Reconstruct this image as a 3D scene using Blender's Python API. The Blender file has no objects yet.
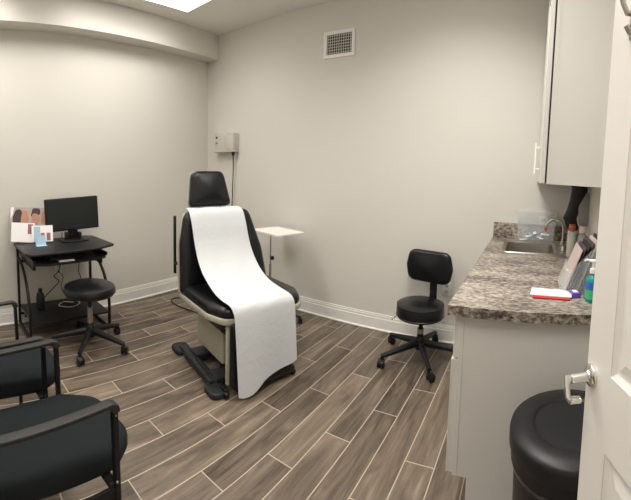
import bpy, bmesh, math, random
from mathutils import Vector, Matrix
random.seed(7)
C = bpy.context.scene.collection
PI = math.pi
LA = -0.065                       # the left wall is not quite square to the back wall

# ------------------------------------------------------------------ materials
def mat(name, color, rough=0.5, metal=0.0, **kw):
    m = bpy.data.materials.new(name); m.use_nodes = True
    nt = m.node_tree; b = nt.nodes['Principled BSDF']
    b.inputs['Base Color'].default_value = (*color, 1)
    b.inputs['Roughness'].default_value = rough
    b.inputs['Metallic'].default_value = metal
    for k, v in kw.items():
        if k == 'spec': b.inputs['Specular IOR Level'].default_value = v
        if k == 'trans': b.inputs['Transmission Weight'].default_value = v
        if k == 'alpha': b.inputs['Alpha'].default_value = v
        if k == 'coat': b.inputs['Coat Weight'].default_value = v
        if k == 'sheen': b.inputs['Sheen Weight'].default_value = v
        if k == 'emit':
            b.inputs['Emission Color'].default_value = (*v[:3], 1)
            b.inputs['Emission Strength'].default_value = v[3]
    # light procedural variation so nothing is perfectly uniform
    if kw.get('vary', 0) or kw.get('bump', 0):
        tc = nt.nodes.new('ShaderNodeTexCoord'); nz = nt.nodes.new('ShaderNodeTexNoise')
        nz.inputs['Scale'].default_value = kw.get('scale', 40); nz.inputs['Detail'].default_value = 4
        nt.links.new(tc.outputs['Object'], nz.inputs['Vector'])
        if kw.get('vary', 0):
            v = kw['vary']; mx = nt.nodes.new('ShaderNodeMix'); mx.data_type = 'RGBA'
            mx.inputs[6].default_value = (*[c*(1-v) for c in color], 1)
            mx.inputs[7].default_value = (*[min(1, c*(1+v)) for c in color], 1)
            nt.links.new(nz.outputs['Fac'], mx.inputs[0]); nt.links.new(mx.outputs[2], b.inputs['Base Color'])
        if kw.get('bump', 0):
            bp = nt.nodes.new('ShaderNodeBump'); bp.inputs['Strength'].default_value = kw['bump']
            bp.inputs['Distance'].default_value = 0.002
            nt.links.new(nz.outputs['Fac'], bp.inputs['Height']); nt.links.new(bp.outputs['Normal'], b.inputs['Normal'])
    return m

M = {}
M['wall'] = mat('wall_paint', (.658, .632, .580), .75, bump=.15, scale=180, vary=.015)
M['ceiling'] = mat('ceiling_paint', (.80, .775, .73), .9, bump=.15, scale=150, vary=.01)
M['trim'] = mat('white_trim', (.80, .78, .74), .4, vary=.01)
M['door'] = mat('door_paint', (.72, .69, .65), .35, vary=.01)
M['cabinet'] = mat('cabinet_paint', (.60, .58, .545), .45, vary=.01)
M['vinyl'] = mat('black_vinyl', (.0055, .006, .0075), .29, bump=.25, scale=260, spec=.42)
M['fabric'] = mat('charcoal_fabric', (.0115, .0140, .0160), .95, bump=.5, scale=500, spec=.2)
M['tube'] = mat('black_powder_coat', (.008, .008, .008), .45, vary=.1, spec=.3)
M['armtop'] = mat('grey_arm_plastic', (.020, .019, .018), .5, vary=.1, spec=.35)
M['plastic'] = mat('black_plastic', (.008, .008, .009), .42, vary=.1, spec=.35)
M['basep'] = mat('charcoal_base_plastic', (.018, .020, .023), .5, vary=.1, spec=.35)
M['cream'] = mat('cream_enamel', (.40, .375, .30), .4, vary=.03)
M['chrome'] = mat('chrome', (.75, .74, .72), .16, 1.0)
M['steel'] = mat('brushed_steel', (.50, .47, .43), .28, 1.0, vary=.05)
M['desk'] = mat('black_desk_laminate', (.012, .012, .013), .42, vary=.15, spec=.3)
M['screen'] = mat('dark_screen', (.018, .021, .021), .35, spec=.35)
M['white'] = mat('white_plastic', (.80, .79, .76), .4, vary=.01)
M['unit'] = mat('light_grey_plastic', (.56, .54, .49), .5, vary=.02)
M['dark'] = mat('recess_shade_black', (.01, .01, .01), .9)  # near-black: painted shade for gap, duct and slots; plain black on knob, leaflets
M['grey'] = mat('grey_plastic', (.28, .28, .27), .5, vary=.03)
M['tray'] = mat('tray_cream', (.88, .86, .80), .35, vary=.02)
M['light'] = mat('light_diffuser', (.9, .9, .9), .5, emit=(1.0, .97, .92, 3.5))
M['clear'] = mat('clear_plastic', (.88, .90, .90), .12, alpha=.14)
M['clearer'] = mat('clear_acrylic', (.80, .84, .86), .06, alpha=.16)
M['paperw'] = mat('white_paper', (.85, .83, .82), .8, vary=.01)
M['bluepaper'] = mat('pale_blue_print', (.38, .52, .66), .7, vary=.3, scale=60)
M['red'] = mat('red_card', (.42, .02, .02), .5, vary=.05)
M['purple'] = mat('violet_ink', (.12, .07, .35), .5, vary=.1)
M['orange'] = mat('orange_brown_cap', (.42, .09, .02), .4, vary=.1)
M['pinkb'] = mat('pale_pink_cap', (.62, .45, .38), .5, vary=.05)
M['bluebag'] = mat('blue_wrappers', (.20, .36, .48), .5, vary=.35, scale=35)
M['soap'] = mat('teal_soap', (.01, .22, .23), .2, vary=.1)
M['soapl'] = mat('green_label', (.05, .38, .20), .4, vary=.3, scale=70)
M['bluel'] = mat('blue_label', (.02, .12, .42), .4, vary=.2, scale=60)
M['skin'] = mat('printed_skin_tone', (.45, .23, .15), .6, vary=.25, scale=25)
M['photobg'] = mat('printed_backdrop', (.42, .34, .31), .6, vary=.1, scale=20)
M['hair'] = mat('printed_dark_hair', (.045, .03, .03), .6, vary=.3, scale=25)
M['dress'] = mat('printed_mauve', (.32, .12, .14), .6, vary=.2, scale=30)
M['cable'] = mat('black_cable', (.012, .012, .012), .5)
M['cablew'] = mat('white_cable', (.62, .60, .56), .5)
M['bagliner'] = mat('dark_liner', (.008, .008, .008), .25)

def floor_mat():
    m = bpy.data.materials.new('wood_look_tile'); m.use_nodes = True
    nt = m.node_tree; N = nt.nodes; L = nt.links; b = N['Principled BSDF']
    def math_(op, a, c=None, d=None):
        n = N.new('ShaderNodeMath'); n.operation = op
        for i, v in enumerate((a, c, d)):
            if v is None: continue
            if isinstance(v, (int, float)): n.inputs[i].default_value = v
            else: L.new(v, n.inputs[i])
        return n.outputs[0]
    geo = N.new('ShaderNodeNewGeometry'); sp = N.new('ShaderNodeSeparateXYZ'); L.new(geo.outputs['Position'], sp.inputs[0])
    W, LEN = .147, .893
    u = math_('DIVIDE', math_('SUBTRACT', sp.outputs[0], 1.772), W)
    row = math_('FLOOR', u); fu = math_('SUBTRACT', u, row)
    v = math_('DIVIDE', math_('SUBTRACT', math_('ADD', sp.outputs[1], 1.95), math_('MULTIPLY', row, .301)), LEN)
    col = math_('FLOOR', v); fv = math_('SUBTRACT', v, col)
    du = math_('MULTIPLY', math_('MINIMUM', fu, math_('SUBTRACT', 1, fu)), W)
    dv = math_('MULTIPLY', math_('MINIMUM', fv, math_('SUBTRACT', 1, fv)), LEN)
    dd = math_('MINIMUM', du, dv)
    gr = N.new('ShaderNodeMapRange'); gr.inputs['From Min'].default_value = .0020; gr.inputs['From Max'].default_value = .0034
    gr.inputs['To Min'].default_value = 1; gr.inputs['To Max'].default_value = 0
    L.new(dd, gr.inputs['Value'])
    cid = N.new('ShaderNodeCombineXYZ'); L.new(row, cid.inputs[0]); L.new(col, cid.inputs[1])
    wn = N.new('ShaderNodeTexWhiteNoise'); wn.noise_dimensions = '2D'; L.new(cid.outputs[0], wn.inputs['Vector'])
    # stretched grain, shifted per plank
    gx = math_('ADD', math_('MULTIPLY', sp.outputs[0], 13.0), math_('MULTIPLY', wn.outputs['Value'], 37.0))
    gy = math_('ADD', math_('MULTIPLY', sp.outputs[1], 1.9), math_('MULTIPLY', wn.outputs['Value'], 91.0))
    gv = N.new('ShaderNodeCombineXYZ'); L.new(gx, gv.inputs[0]); L.new(gy, gv.inputs[1])
    n1 = N.new('ShaderNodeTexNoise'); n1.inputs['Scale'].default_value = 1.2; n1.inputs['Detail'].default_value = 6
    n1.inputs['Roughness'].default_value = .6; n1.inputs['Distortion'].default_value = .8; L.new(gv.outputs[0], n1.inputs['Vector'])
    gx2 = math_('MULTIPLY', gx, 5.0); gv2 = N.new('ShaderNodeCombineXYZ'); L.new(gx2, gv2.inputs[0]); L.new(gy, gv2.inputs[1])
    n2 = N.new('ShaderNodeTexNoise'); n2.inputs['Scale'].default_value = 1.8; n2.inputs['Detail'].default_value = 5; L.new(gv2.outputs[0], n2.inputs['Vector'])
    f = math_('ADD', math_('MULTIPLY', n1.outputs['Fac'], 1.5), math_('MULTIPLY', n2.outputs['Fac'], .55))
    f = math_('ADD', f, math_('MULTIPLY', math_('SUBTRACT', wn.outputs['Value'], .5), .30))
    f = math_('SUBTRACT', f, .52)
    cr = N.new('ShaderNodeValToRGB'); L.new(f, cr.inputs[0]); e = cr.color_ramp.elements
    e[0].position = .12; e[0].color = (.046, .034, .026, 1)
    e[1].position = .95; e[1].color = (.300, .232, .168, 1)
    k = cr.color_ramp.elements.new(.40); k.color = (.110, .084, .062, 1)
    k = cr.color_ramp.elements.new(.65); k.color = (.178, .138, .102, 1)
    mx = N.new('ShaderNodeMix'); mx.data_type = 'RGBA'; L.new(gr.outputs[0], mx.inputs[0])
    L.new(cr.outputs[0], mx.inputs[6]); mx.inputs[7].default_value = (.46, .39, .31, 1)
    L.new(mx.outputs[2], b.inputs['Base Color'])
    b.inputs['Roughness'].default_value = .42; b.inputs['Specular IOR Level'].default_value = .4
    bp = N.new('ShaderNodeBump'); bp.inputs['Strength'].default_value = .5; bp.inputs['Distance'].default_value = .002
    h = math_('SUBTRACT', math_('MULTIPLY', n2.outputs['Fac'], .25), gr.outputs[0]); L.new(h, bp.inputs['Height'])
    L.new(bp.outputs[0], b.inputs['Normal'])
    return m
M['floor'] = floor_mat()

def counter_mat():
    m = bpy.data.materials.new('granite_laminate'); m.use_nodes = True
    nt = m.node_tree; N = nt.nodes; L = nt.links; b = N['Principled BSDF']
    tc = N.new('ShaderNodeTexCoord'); mp = N.new('ShaderNodeMapping'); mp.inputs['Scale'].default_value = (1.0, 2.0, 1.4)
    L.new(tc.outputs['Object'], mp.inputs[0])
    n1 = N.new('ShaderNodeTexNoise'); n1.inputs['Scale'].default_value = 42; n1.inputs['Detail'].default_value = 8; n1.inputs['Roughness'].default_value = .72
    n2 = N.new('ShaderNodeTexNoise'); n2.inputs['Scale'].default_value = 4.5; n2.inputs['Detail'].default_value = 3
    L.new(mp.outputs[0], n1.inputs['Vector']); L.new(mp.outputs[0], n2.inputs['Vector'])
    a = N.new('ShaderNodeMath'); a.operation = 'MULTIPLY_ADD'; a.inputs[1].default_value = .35; L.new(n2.outputs['Fac'], a.inputs[0])
    s = N.new('ShaderNodeMath'); s.operation = 'SUBTRACT'; s.inputs[1].default_value = .17; L.new(n1.outputs['Fac'], s.inputs[0]); L.new(s.outputs[0], a.inputs[2])
    cr = N.new('ShaderNodeValToRGB'); L.new(a.outputs[0], cr.inputs[0]); e = cr.color_ramp.elements
    e[0].position = .36; e[0].color = (.030, .023, .019, 1); e[1].position = .66; e[1].color = (.47, .42, .355, 1)
    k = e.new(.45); k.color = (.125, .10, .082, 1); k = e.new(.52); k.color = (.26, .225, .188, 1)
    L.new(cr.outputs[0], b.inputs['Base Color']); b.inputs['Roughness'].default_value = .4
    return m
M['counter'] = counter_mat()

def paper_mat():
    m = mat('crepe_exam_paper', (.63, .645, .66), .85)
    nt = m.node_tree; N = nt.nodes; L = nt.links; b = N['Principled BSDF']
    tc = N.new('ShaderNodeTexCoord'); n = N.new('ShaderNodeTexNoise'); n.inputs['Scale'].default_value = 14; n.inputs['Detail'].default_value = 6
    n.inputs['Distortion'].default_value = 1.5
    L.new(tc.outputs['Object'], n.inputs['Vector']); bp = N.new('ShaderNodeBump'); bp.inputs['Strength'].default_value = .2; bp.inputs['Distance'].default_value = .01
    L.new(n.outputs['Fac'], bp.inputs['Height']); L.new(bp.outputs[0], b.inputs['Normal'])
    return m
M['paper'] = paper_mat()

# ------------------------------------------------------------------ mesh helpers
def X(loc=(0, 0, 0), rx=0, ry=0, rz=0):
    return Matrix.Translation(loc) @ Matrix.Rotation(rz, 4, 'Z') @ Matrix.Rotation(ry, 4, 'Y') @ Matrix.Rotation(rx, 4, 'X')

def merge(bm, src, mx=None):
    me = bpy.data.meshes.new('t'); src.to_mesh(me); src.free()
    if mx is not None: me.transform(mx)
    bm.from_mesh(me); bpy.data.meshes.remove(me)

def box(bm, p0, p1, bev=0.0, mx=None, seg=2):
    b = bmesh.new()
    c = [(a+d)/2 for a, d in zip(p0, p1)]; s = [abs(d-a) for a, d in zip(p0, p1)]
    bmesh.ops.create_cube(b, size=1)
    bmesh.ops.scale(b, vec=s, verts=b.verts); bmesh.ops.translate(b, vec=c, verts=b.verts)
    if bev: bmesh.ops.bevel(b, geom=list(b.edges), offset=min(bev, min(s)*.45), segments=seg, profile=.5, affect='EDGES')
    merge(bm, b, mx); return bm

def prism(bm, pts, h, bev=0.0, mx=None, seg=3):
    """outline in local xy, extruded 0..h in z, rims bevelled"""
    b = bmesh.new()
    vs = [b.verts.new((x, y, 0)) for x, y in pts]; f = b.faces.new(vs)
    r = bmesh.ops.extrude_face_region(b, geom=[f])
    top = [e for e in r['geom'] if isinstance(e, bmesh.types.BMVert)]
    bmesh.ops.translate(b, vec=(0, 0, h), verts=top)
    bmesh.ops.recalc_face_normals(b, faces=b.faces)
    if bev:
        ed = [e for e in b.edges if abs(e.verts[0].co.z-e.verts[1].co.z) < 1e-6]
        bmesh.ops.bevel(b, geom=ed, offset=bev, segments=seg, profile=.5, affect='EDGES')
    merge(bm, b, mx); return bm

def pillow(bm, pts, h, bulge, mx=None, edge=.3):
    """upholstered pad: outline extruded, rim rounded over, crowned towards the middle"""
    dense = []
    for (x0, y0), (x1, y1) in zip(pts, pts[1:]+pts[:1]):
        k = max(1, int(math.hypot(x1-x0, y1-y0)/.018)); dense += [(x0+(x1-x0)*i/k, y0+(y1-y0)*i/k) for i in range(k)]
    pts = dense
    b = bmesh.new(); cx = sum(p[0] for p in pts)/len(pts); cy = sum(p[1] for p in pts)/len(pts)
    R0 = min(max(abs(p[0]-cx) for p in pts), max(abs(p[1]-cy) for p in pts)); er = edge*h
    prof = [(.985, 0), (1, er*.4), (1, h-er*1.1)]
    for k in range(1, 6):
        a = k/5*PI/2; prof.append((1-er*1.2*(1-math.cos(a))/R0, h-er*1.1+er*1.1*math.sin(a)))
    s0 = prof[-1][0]
    for f in (.93, .8, .62, .42, .2): prof.append((s0*f, h+bulge*(1-f*f)))
    hx_ = max(abs(p[0]-cx) for p in pts); hy_ = max(abs(p[1]-cy) for p in pts)
    def ringpt(x, y, s_):
        a = math.atan2((y-cy)/hy_, (x-cx)/hx_); w = min(1, max(0, (1-s_)*1.6-.1)) if s_ < .94 else 0
        ex, ey = math.cos(a)*hx_*.92, math.sin(a)*hy_*.92
        return cx+((x-cx)*(1-w)+ex*w)*s_, cy+((y-cy)*(1-w)+ey*w)*s_
    rings = [[b.verts.new((*ringpt(x, y, s_), z)) for x, y in pts] for s_, z in prof]
    n = len(pts)
    for a, c in zip(rings, rings[1:]):
        for j in range(n): b.faces.new((a[j], a[(j+1) % n], c[(j+1) % n], c[j]))
    b.faces.new(rings[0][::-1]); t = b.verts.new((cx, cy, h+bulge))
    for j in range(n): b.faces.new((rings[-1][j], rings[-1][(j+1) % n], t))
    bmesh.ops.recalc_face_normals(b, faces=b.faces); merge(bm, b, mx); return bm

def rpoly(corners, n=6):
    """polygon with rounded corners: (x, y, r)"""
    out = []; k = len(corners)
    for i in range(k):
        p = Vector(corners[i][:2]); a = Vector(corners[i-1][:2]); c = Vector(corners[(i+1) % k][:2]); r = corners[i][2]
        if r <= 0: out.append(tuple(p)); continue
        u = (a-p).normalized(); v = (c-p).normalized(); ang = u.angle(v)
        d = min(r/math.tan(ang/2), (a-p).length*.49, (c-p).length*.49)
        s, e = p+u*d, p+v*d
        for j in range(n+1):
            t = j/n; out.append(tuple((1-t)**2*s+2*t*(1-t)*p+t*t*e))
    return out

def smooth_path(pts, sub=6):
    P = [Vector(p) for p in pts]; out = []
    for i in range(len(P)-1):
        p0 = P[max(i-1, 0)]; p1 = P[i]; p2 = P[i+1]; p3 = P[min(i+2, len(P)-1)]
        for j in range(sub):
            t = j/sub
            out.append(.5*((2*p1)+(p2-p0)*t+(2*p0-5*p1+4*p2-p3)*t*t+(3*p1-p0-3*p2+p3)*t**3))
    out.append(P[-1]); return out

def tube(bm, pts, r, seg=10, smooth=False, mx=None, flat=None):
    P = smooth_path(pts) if smooth else [Vector(p) for p in pts]
    b = bmesh.new(); rings = []; n = len(P); up = None
    for i, p in enumerate(P):
        d = (P[min(i+1, n-1)]-P[max(i-1, 0)]).normalized()
        if up is None:
            up = Vector((0, 0, 1)) if abs(d.z) < .9 else Vector((1, 0, 0))
        s = d.cross(up).normalized(); up = s.cross(d).normalized()
        rr = r[i] if isinstance(r, (list, tuple)) else r
        k = 1.0
        if 0 < i < n-1:
            a = (P[i]-P[i-1]).normalized(); c = (P[i+1]-P[i]).normalized(); k = 1/max(.5, math.cos(a.angle(c)/2))
        ring = []
        for j in range(seg):
            t = 2*PI*j/seg+PI/seg
            ring.append(b.verts.new(p+(s*math.cos(t)*(flat[0] if flat else 1)+up*math.sin(t)*(flat[1] if flat else 1))*rr*k))
        rings.append(ring)
    for i in range(n-1):
        for j in range(seg):
            b.faces.new((rings[i][j], rings[i][(j+1) % seg], rings[i+1][(j+1) % seg], rings[i+1][j]))
    b.faces.new(rings[0][::-1]); b.faces.new(rings[-1])
    bmesh.ops.recalc_face_normals(b, faces=b.faces)
    merge(bm, b, mx); return bm

def lathe(bm, prof, seg=32, mx=None, sx=1, sy=1):
    b = bmesh.new(); rings = []
    for r, z in prof:
        if r < 1e-6: rings.append([b.verts.new((0, 0, z))])
        else: rings.append([b.verts.new((r*math.cos(2*PI*j/seg)*sx, r*math.sin(2*PI*j/seg)*sy, z)) for j in range(seg)])
    for a, c in zip(rings, rings[1:]):
        for j in range(seg):
            k = (j+1) % seg
            if len(a) == 1 and len(c) == 1: continue
            if len(a) == 1: b.faces.new((a[0], c[k], c[j]))
            elif len(c) == 1: b.faces.new((a[j], a[k], c[0]))
            else: b.faces.new((a[j], a[k], c[k], c[j]))
    for r in (rings[0], rings[-1]):
        if len(r) > 1: b.faces.new(r)
    bmesh.ops.recalc_face_normals(b, faces=b.faces)
    merge(bm, b, mx); return bm

def sheet(bm, rows, th=.0012, mx=None):
    """a thin solid from a grid of points"""
    b = bmesh.new(); g = [[b.verts.new(p) for p in r] for r in rows]
    for i in range(len(g)-1):
        for j in range(len(g[0])-1):
            b.faces.new((g[i][j], g[i+1][j], g[i+1][j+1], g[i][j+1]))
    bmesh.ops.recalc_face_normals(b, faces=b.faces)
    bmesh.ops.solidify(b, geom=list(b.faces), thickness=th)
    merge(bm, b, mx); return bm

def obj(name, bm, m, parent=None, smooth=True):
    me = bpy.data.meshes.new(name); bm.to_mesh(me); bm.free()
    ms = m if isinstance(m, (list, tuple)) else [m]
    for k in ms: me.materials.append(M[k])
    if smooth:
        for p in me.polygons: p.use_smooth = True
        try: me.set_sharp_from_angle(angle=math.radians(38))
        except Exception: pass
    o = bpy.data.objects.new(name, me); C.objects.link(o)
    if parent is not None: o.parent = parent
    return o

def tag(o, label, cat, group=None):
    o['label'] = label; o['category'] = cat
    if group: o['group'] = group
    return o
def thing(name, label, cat, loc=(0, 0, 0), rz=0, group=None):
    o = bpy.data.objects.new(name, None); C.objects.link(o); o.location = loc; o.rotation_euler = (0, 0, rz)
    o.empty_display_size = .1
    return tag(o, label, cat, group)
def struct(name, bm, m, parent=None, smooth=False):
    o = obj(name, bm, m, parent, smooth)
    if parent is None: o['kind'] = 'structure'
    return o
def dup(root, loc, rz, label):
    r = root.copy(); C.objects.link(r); r.location = loc; r.rotation_euler = (0, 0, rz); r['label'] = label
    for ch in list(root.children):
        c = ch.copy(); C.objects.link(c); c.parent = r
        for g in list(ch.children):
            d = g.copy(); C.objects.link(d); d.parent = c
    return r
def NB(): return bmesh.new()

# ------------------------------------------------------------------ the room
H, XR, YN = 2.90, 3.86, -3.75
def xl(y): return LA*y
b = NB(); prism(b, [(-.12, .12), (4.3, .12), (4.9, .12), (4.9, -4.0), (-.12, -4.0)], .1, mx=X((0, 0, -.1))); struct('floor', b, 'floor')
b = NB(); box(b, (-.12, -4.0, H), (4.9, .12, H+.1)); struct('ceiling', b, 'ceiling')
b = NB(); box(b, (-.12, 0, 0), (XR+.12, .12, H)); struct('wall_back', b, 'wall')
b = NB(); prism(b, [(0, 0), (xl(YN), YN), (-.12, YN), (-.12, 0)], H); struct('wall_left', b, 'wall')
b = NB(); box(b, (xl(YN), YN-.12, 0), (XR+.12, YN, H)); struct('wall_near', b, 'wall')
b = NB(); box(b, (XR, -2.86, 0), (XR+.12, 0, H)); box(b, (XR, -3.70, 2.06), (XR+.12, -2.86, H)); box(b, (XR, YN, 0), (XR+.12, -3.70, H)); struct('wall_right', b, 'wall')
# corridor wall beyond the doorway
b = NB(); box(b, (4.8, -4.0, 0), (4.9, .12, H)); struct('wall_corridor', b, 'wall')
# soffit along the left wall
b = NB(); prism(b, [(0, 0), (xl(YN), YN), (xl(YN)+.192, YN), (.192, 0)], H-2.629, mx=X((0, 0, 2.629))); struct('trim_1', b, 'wall')
# baseboards with a stepped profile
def baseboard(name, p0, p1, nrm):
    b = NB(); p0, p1, n = Vector(p0), Vector(p1), Vector(nrm)
    for t, z0, z1 in ((.016, .0, .105), (.011, .105, .128), (.007, .128, .142)):
        vs = [p0, p1, p1+n*t, p0+n*t]
        prism(b, [(v.x, v.y) for v in vs], z1-z0, mx=X((0, 0, z0)))
    tube(b, [(*(p0+n*.018), .007), (*(p1+n*.018), .007)], .010, 8)
    return struct(name, b, 'trim')
baseboard('baseboard_left', (0, 0), (xl(YN), YN), (1, 0))
baseboard('baseboard_back', (0, 0), (3.24, 0), (0, -1))
baseboard('baseboard_near', (xl(YN), YN), (XR, YN), (0, 1))
baseboard('baseboard_right', (XR, -2.80), (XR, -1.68), (-1, 0))
# door casing of the doorway in the right wall
b = NB(); box(b, (XR-.014, -2.86, 0), (XR, -2.80, 2.12), .004); box(b, (XR-.014, -3.745, 0), (XR, -3.70, 2.12), .004); box(b, (XR-.014, -3.745, 2.06), (XR, -2.80, 2.13), .004)
struct('trim_2', b, 'trim')

# door_1: hinged on the right wall, swung open against it
DA = .32; DX, DY = 3.62, -2.10
door = bpy.data.objects.new('door_1', None); C.objects.link(door); door['kind'] = 'structure'
# local frame: +x from latch edge to hinge, +y = out of the near face
door.matrix_world = Matrix(((math.sin(DA), -math.cos(DA), 0, DX), (-math.cos(DA), -math.sin(DA), 0, DY), (0, 0, 1, .012), (0, 0, 0, 1))) @ Matrix.Rotation(math.radians(.8), 4, 'Y')
DW, DH, DT = .80, 2.03, .035
b = NB()
st = .105; mid = .10; rails = [(0, .235), (.80, .97), (1.58, 1.68), (DH-.11, DH)]
core = .011
box(b, (0.001, -DT+core, .001), (DW-.001, -core, DH-.001))
for side in (0, 1):
    y0, y1 = (-core, 0) if side == 0 else (-DT, -DT+core)
    def slab(x0, x1, z0, z1): box(b, (x0, y0, z0), (x1, y1, z1), .0)
    slab(0, st, 0, DH); slab(DW-st, DW, 0, DH); slab((DW-mid)/2, (DW+mid)/2, 0, DH)
    for z0, z1 in rails: slab(st, (DW-mid)/2, z0, z1); slab((DW+mid)/2, DW-st, z0, z1)
leaf = obj('leaf', b, 'door', door, smooth=False)
b = NB()
for xa, xb in ((st, (DW-mid)/2), ((DW+mid)/2, DW-st)):
    for (a0, a1), (c0, c1) in zip(rails, rails[1:]):
        z0, z1 = a1, c0
        for ys, sg in ((-core, 1), (-DT+core, -1)):
            bb = bmesh.new(); e = .012; g = .034; hh = .0085
            def q(x, z, y): return bb.verts.new((x, ys+sg*y, z))
            o1 = [q(xa, z0, hh), q(xb, z0, hh), q(xb, z1, hh), q(xa, z1, hh)]
            o2 = [q(xa+e, z0+e, .001), q(xb-e, z0+e, .001), q(xb-e, z1-e, .001), q(xa+e, z1-e, .001)]
            o3 = [q(xa+e*1.6, z0+e*1.6, .001), q(xb-e*1.6, z0+e*1.6, .001), q(xb-e*1.6, z1-e*1.6, .001), q(xa+e*1.6, z1-e*1.6, .001)]
            o4 = [q(xa+g+e, z0+g+e, .007), q(xb-g-e, z0+g+e, .007), q(xb-g-e, z1-g-e, .007), q(xa+g+e, z1-g-e, .007)]
            for r0, r1 in ((o1, o2), (o2, o3), (o3, o4)):
                for j in range(4): bb.faces.new((r0[j], r0[(j+1) % 4], r1[(j+1) % 4], r1[j]))
            bb.faces.new(o4); bmesh.ops.recalc_face_normals(bb, faces=bb.faces)
            # the near side must face outwards
            merge(b, bb)
obj('panel_moulding', b, 'door', door, smooth=False)
b = NB()
HZ = .935; HX = .026
lathe(b, [(0, 0), (.026, 0), (.026, .006), (.022, .010), (.013, .012), (.011, .016), (.0105, .055), (0, .055)], 28, X((HX, 0, HZ), rx=-PI/2))
tube(b, [(HX, .05, HZ), (HX, .064, HZ), (HX+.006, .067, HZ-.010), (HX+.016, .067, HZ-.030), (HX+.020, .063, HZ-.036), (HX+.022, .040, HZ-.038)], [.009, .0095, .008, .008, .0105, .0105], 10, flat=(.75, 1.1))
hd = obj('door_handle', b, 'chrome', door); hd['label'] = 'chrome lever door handle'
b = NB(); box(b, (-.0015, -.028, HZ-.03), (.002, -.008, HZ+.03), .001); obj('latch_plate', b, 'steel', door)
b = NB()
box(b, (.075, 0, 1.69), (.135, .004, 1.745), .002); tube(b, [(.105, .004, 1.735), (.105, .03, 1.73), (.105, .04, 1.745), (.105, .045, 1.76)], .006, 8)
tube(b, [(.105, .004, 1.705), (.105, .022, 1.695), (.105, .03, 1.705)], .006, 8)
ck = obj('coat_hook', b, 'steel', door); ck['label'] = 'brushed metal hook on the door'
b = NB()
for z in (.25, 1.05, 1.82): tube(b, [(DW+.004, .0, z-.045), (DW+.004, .0, z+.045)], .006, 8)
obj('hinge', b, 'steel', door)

# ------------------------------------------------------------------ ceiling lights
SPREAD = 142
def troffer(x0, y0, x1, y1, label, LAMP):
    t = thing('ceiling_light', label, 'ceiling light', ((x0+x1)/2, (y0+y1)/2, H), 0, 'recessed light panels in the ceiling')
    hx, hy = (x1-x0)/2, (y1-y0)/2; w = .018
    b = NB()
    box(b, (-hx, -hy, -.012), (hx, -hy+w, 0)); box(b, (-hx, hy-w, -.012), (hx, hy, 0)); box(b, (-hx, -hy+w, -.012), (-hx+w, hy-w, 0)); box(b, (hx-w, -hy+w, -.012), (hx, hy-w, 0))
    obj('frame', b, 'white', t, smooth=False)
    b = NB(); box(b, (-hx+w, -hy+w, -.010), (hx-w, hy-w, -.004)); obj('diffuser', b, 'light', t, smooth=False)
    l = bpy.data.lights.new('ceiling_lamp', 'AREA'); l.shape = 'RECTANGLE'; l.size, l.size_y = 2*(hx-w), 2*(hy-w); l.energy = LAMP; l.color = (1, .965, .91); l.spread = math.radians(SPREAD)
    o = bpy.data.objects.new('ceiling_lamp', l); C.objects.link(o); o.parent = t; o.location = (0, 0, -.014)
    return t
troffer(.48, -1.89, 1.09, -.67, 'bright rectangular ceiling light at the top left of the photo', 13.5)
troffer(2.65, -1.89, 3.26, -.67, 'rectangular ceiling light above the wheeled stool with the backrest', 27)
troffer(.48, -3.55, 1.09, -2.33, 'rectangular ceiling light at the left end above the armchairs', 16)
troffer(2.65, -3.55, 3.26, -2.33, 'rectangular ceiling light just inside the doorway', 17)

# ------------------------------------------------------------------ air vent on the back wall
t = thing('air_vent', 'white square air vent grille high on the back wall', 'air vent', (1.76, 0, 2.512))
b = NB(); hw, hh, w = .157, .117, .030
for p0, p1 in (((-hw, -.012, -hh), (hw, 0, -hh+w)), ((-hw, -.012, hh-w), (hw, 0, hh)), ((-hw, -.012, -hh+w), (-hw+w, 0, hh-w)), ((hw-w, -.012, -hh+w), (hw, 0, hh-w))):
    box(b, p0, p1, .002)
obj('frame', b, 'white', t, smooth=False)
b = NB(); box(b, (-hw+w, -.002, -hh+w), (hw-w, -.0005, hh-w)); obj('duct_shade', b, 'dark', t, smooth=False)  # flat dark sheet that paints the shade inside the duct
b = NB()
n = 11
for i in range(n):
    x = -hw+w+(2*(hw-w))*(i+.5)/n
    box(b, (-.0035, -.001, -hh+w), (.0035, .001, hh-w), mx=X((x, -.009, 0), rz=.5))
n = 7
for i in range(n):
    z = -hh+w+(2*(hh-w))*(i+.5)/n
    box(b, (-hw+w, -.0065, z-.0025), (hw-w, -.0045, z+.0025))
obj('louvres', b, 'unit', t, smooth=False)

# ------------------------------------------------------------------ wall diagnostic unit
t = thing('wall_diagnostic_unit', 'pale grey diagnostic instrument unit mounted on the wall behind the exam chair', 'medical device', (.36, 0, 1.59))
b = NB(); prism(b, rpoly([(-.155, 0, 0), (-.155, -.075, .02), (.03, -.075, .02), (.03, 0, 0)]), .20, .004); obj('transformer_housing', b, 'unit', t)
b = NB(); prism(b, rpoly([(.05, 0, 0), (.05, -.10, .02), (.175, -.10, .02), (.175, 0, 0)]), .185, .004); obj('instrument_cradle', b, 'unit', t)
b = NB(); box(b, (-.155, -.095, -.022), (.175, 0, .0), .006); obj('base_rail', b, 'unit', t)
for z, r in ((.145, .011), (.085, .013)):
    b = NB(); lathe(b, [(0, 0), (r, 0), (r, .01), (r*.7, .014), (0, .014)], 16, X((-.11, -.075, z), rx=PI/2)); obj('knob', b, 'dark' if r < .012 else 'grey', t)
b = NB(); lathe(b, [(0, -.03), (.014, -.03), (.018, 0), (.018, .05), (.012, .06), (0, .06)], 16, X((.135, -.055, -.03))); obj('handle_socket', b, 'plastic', t)
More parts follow.
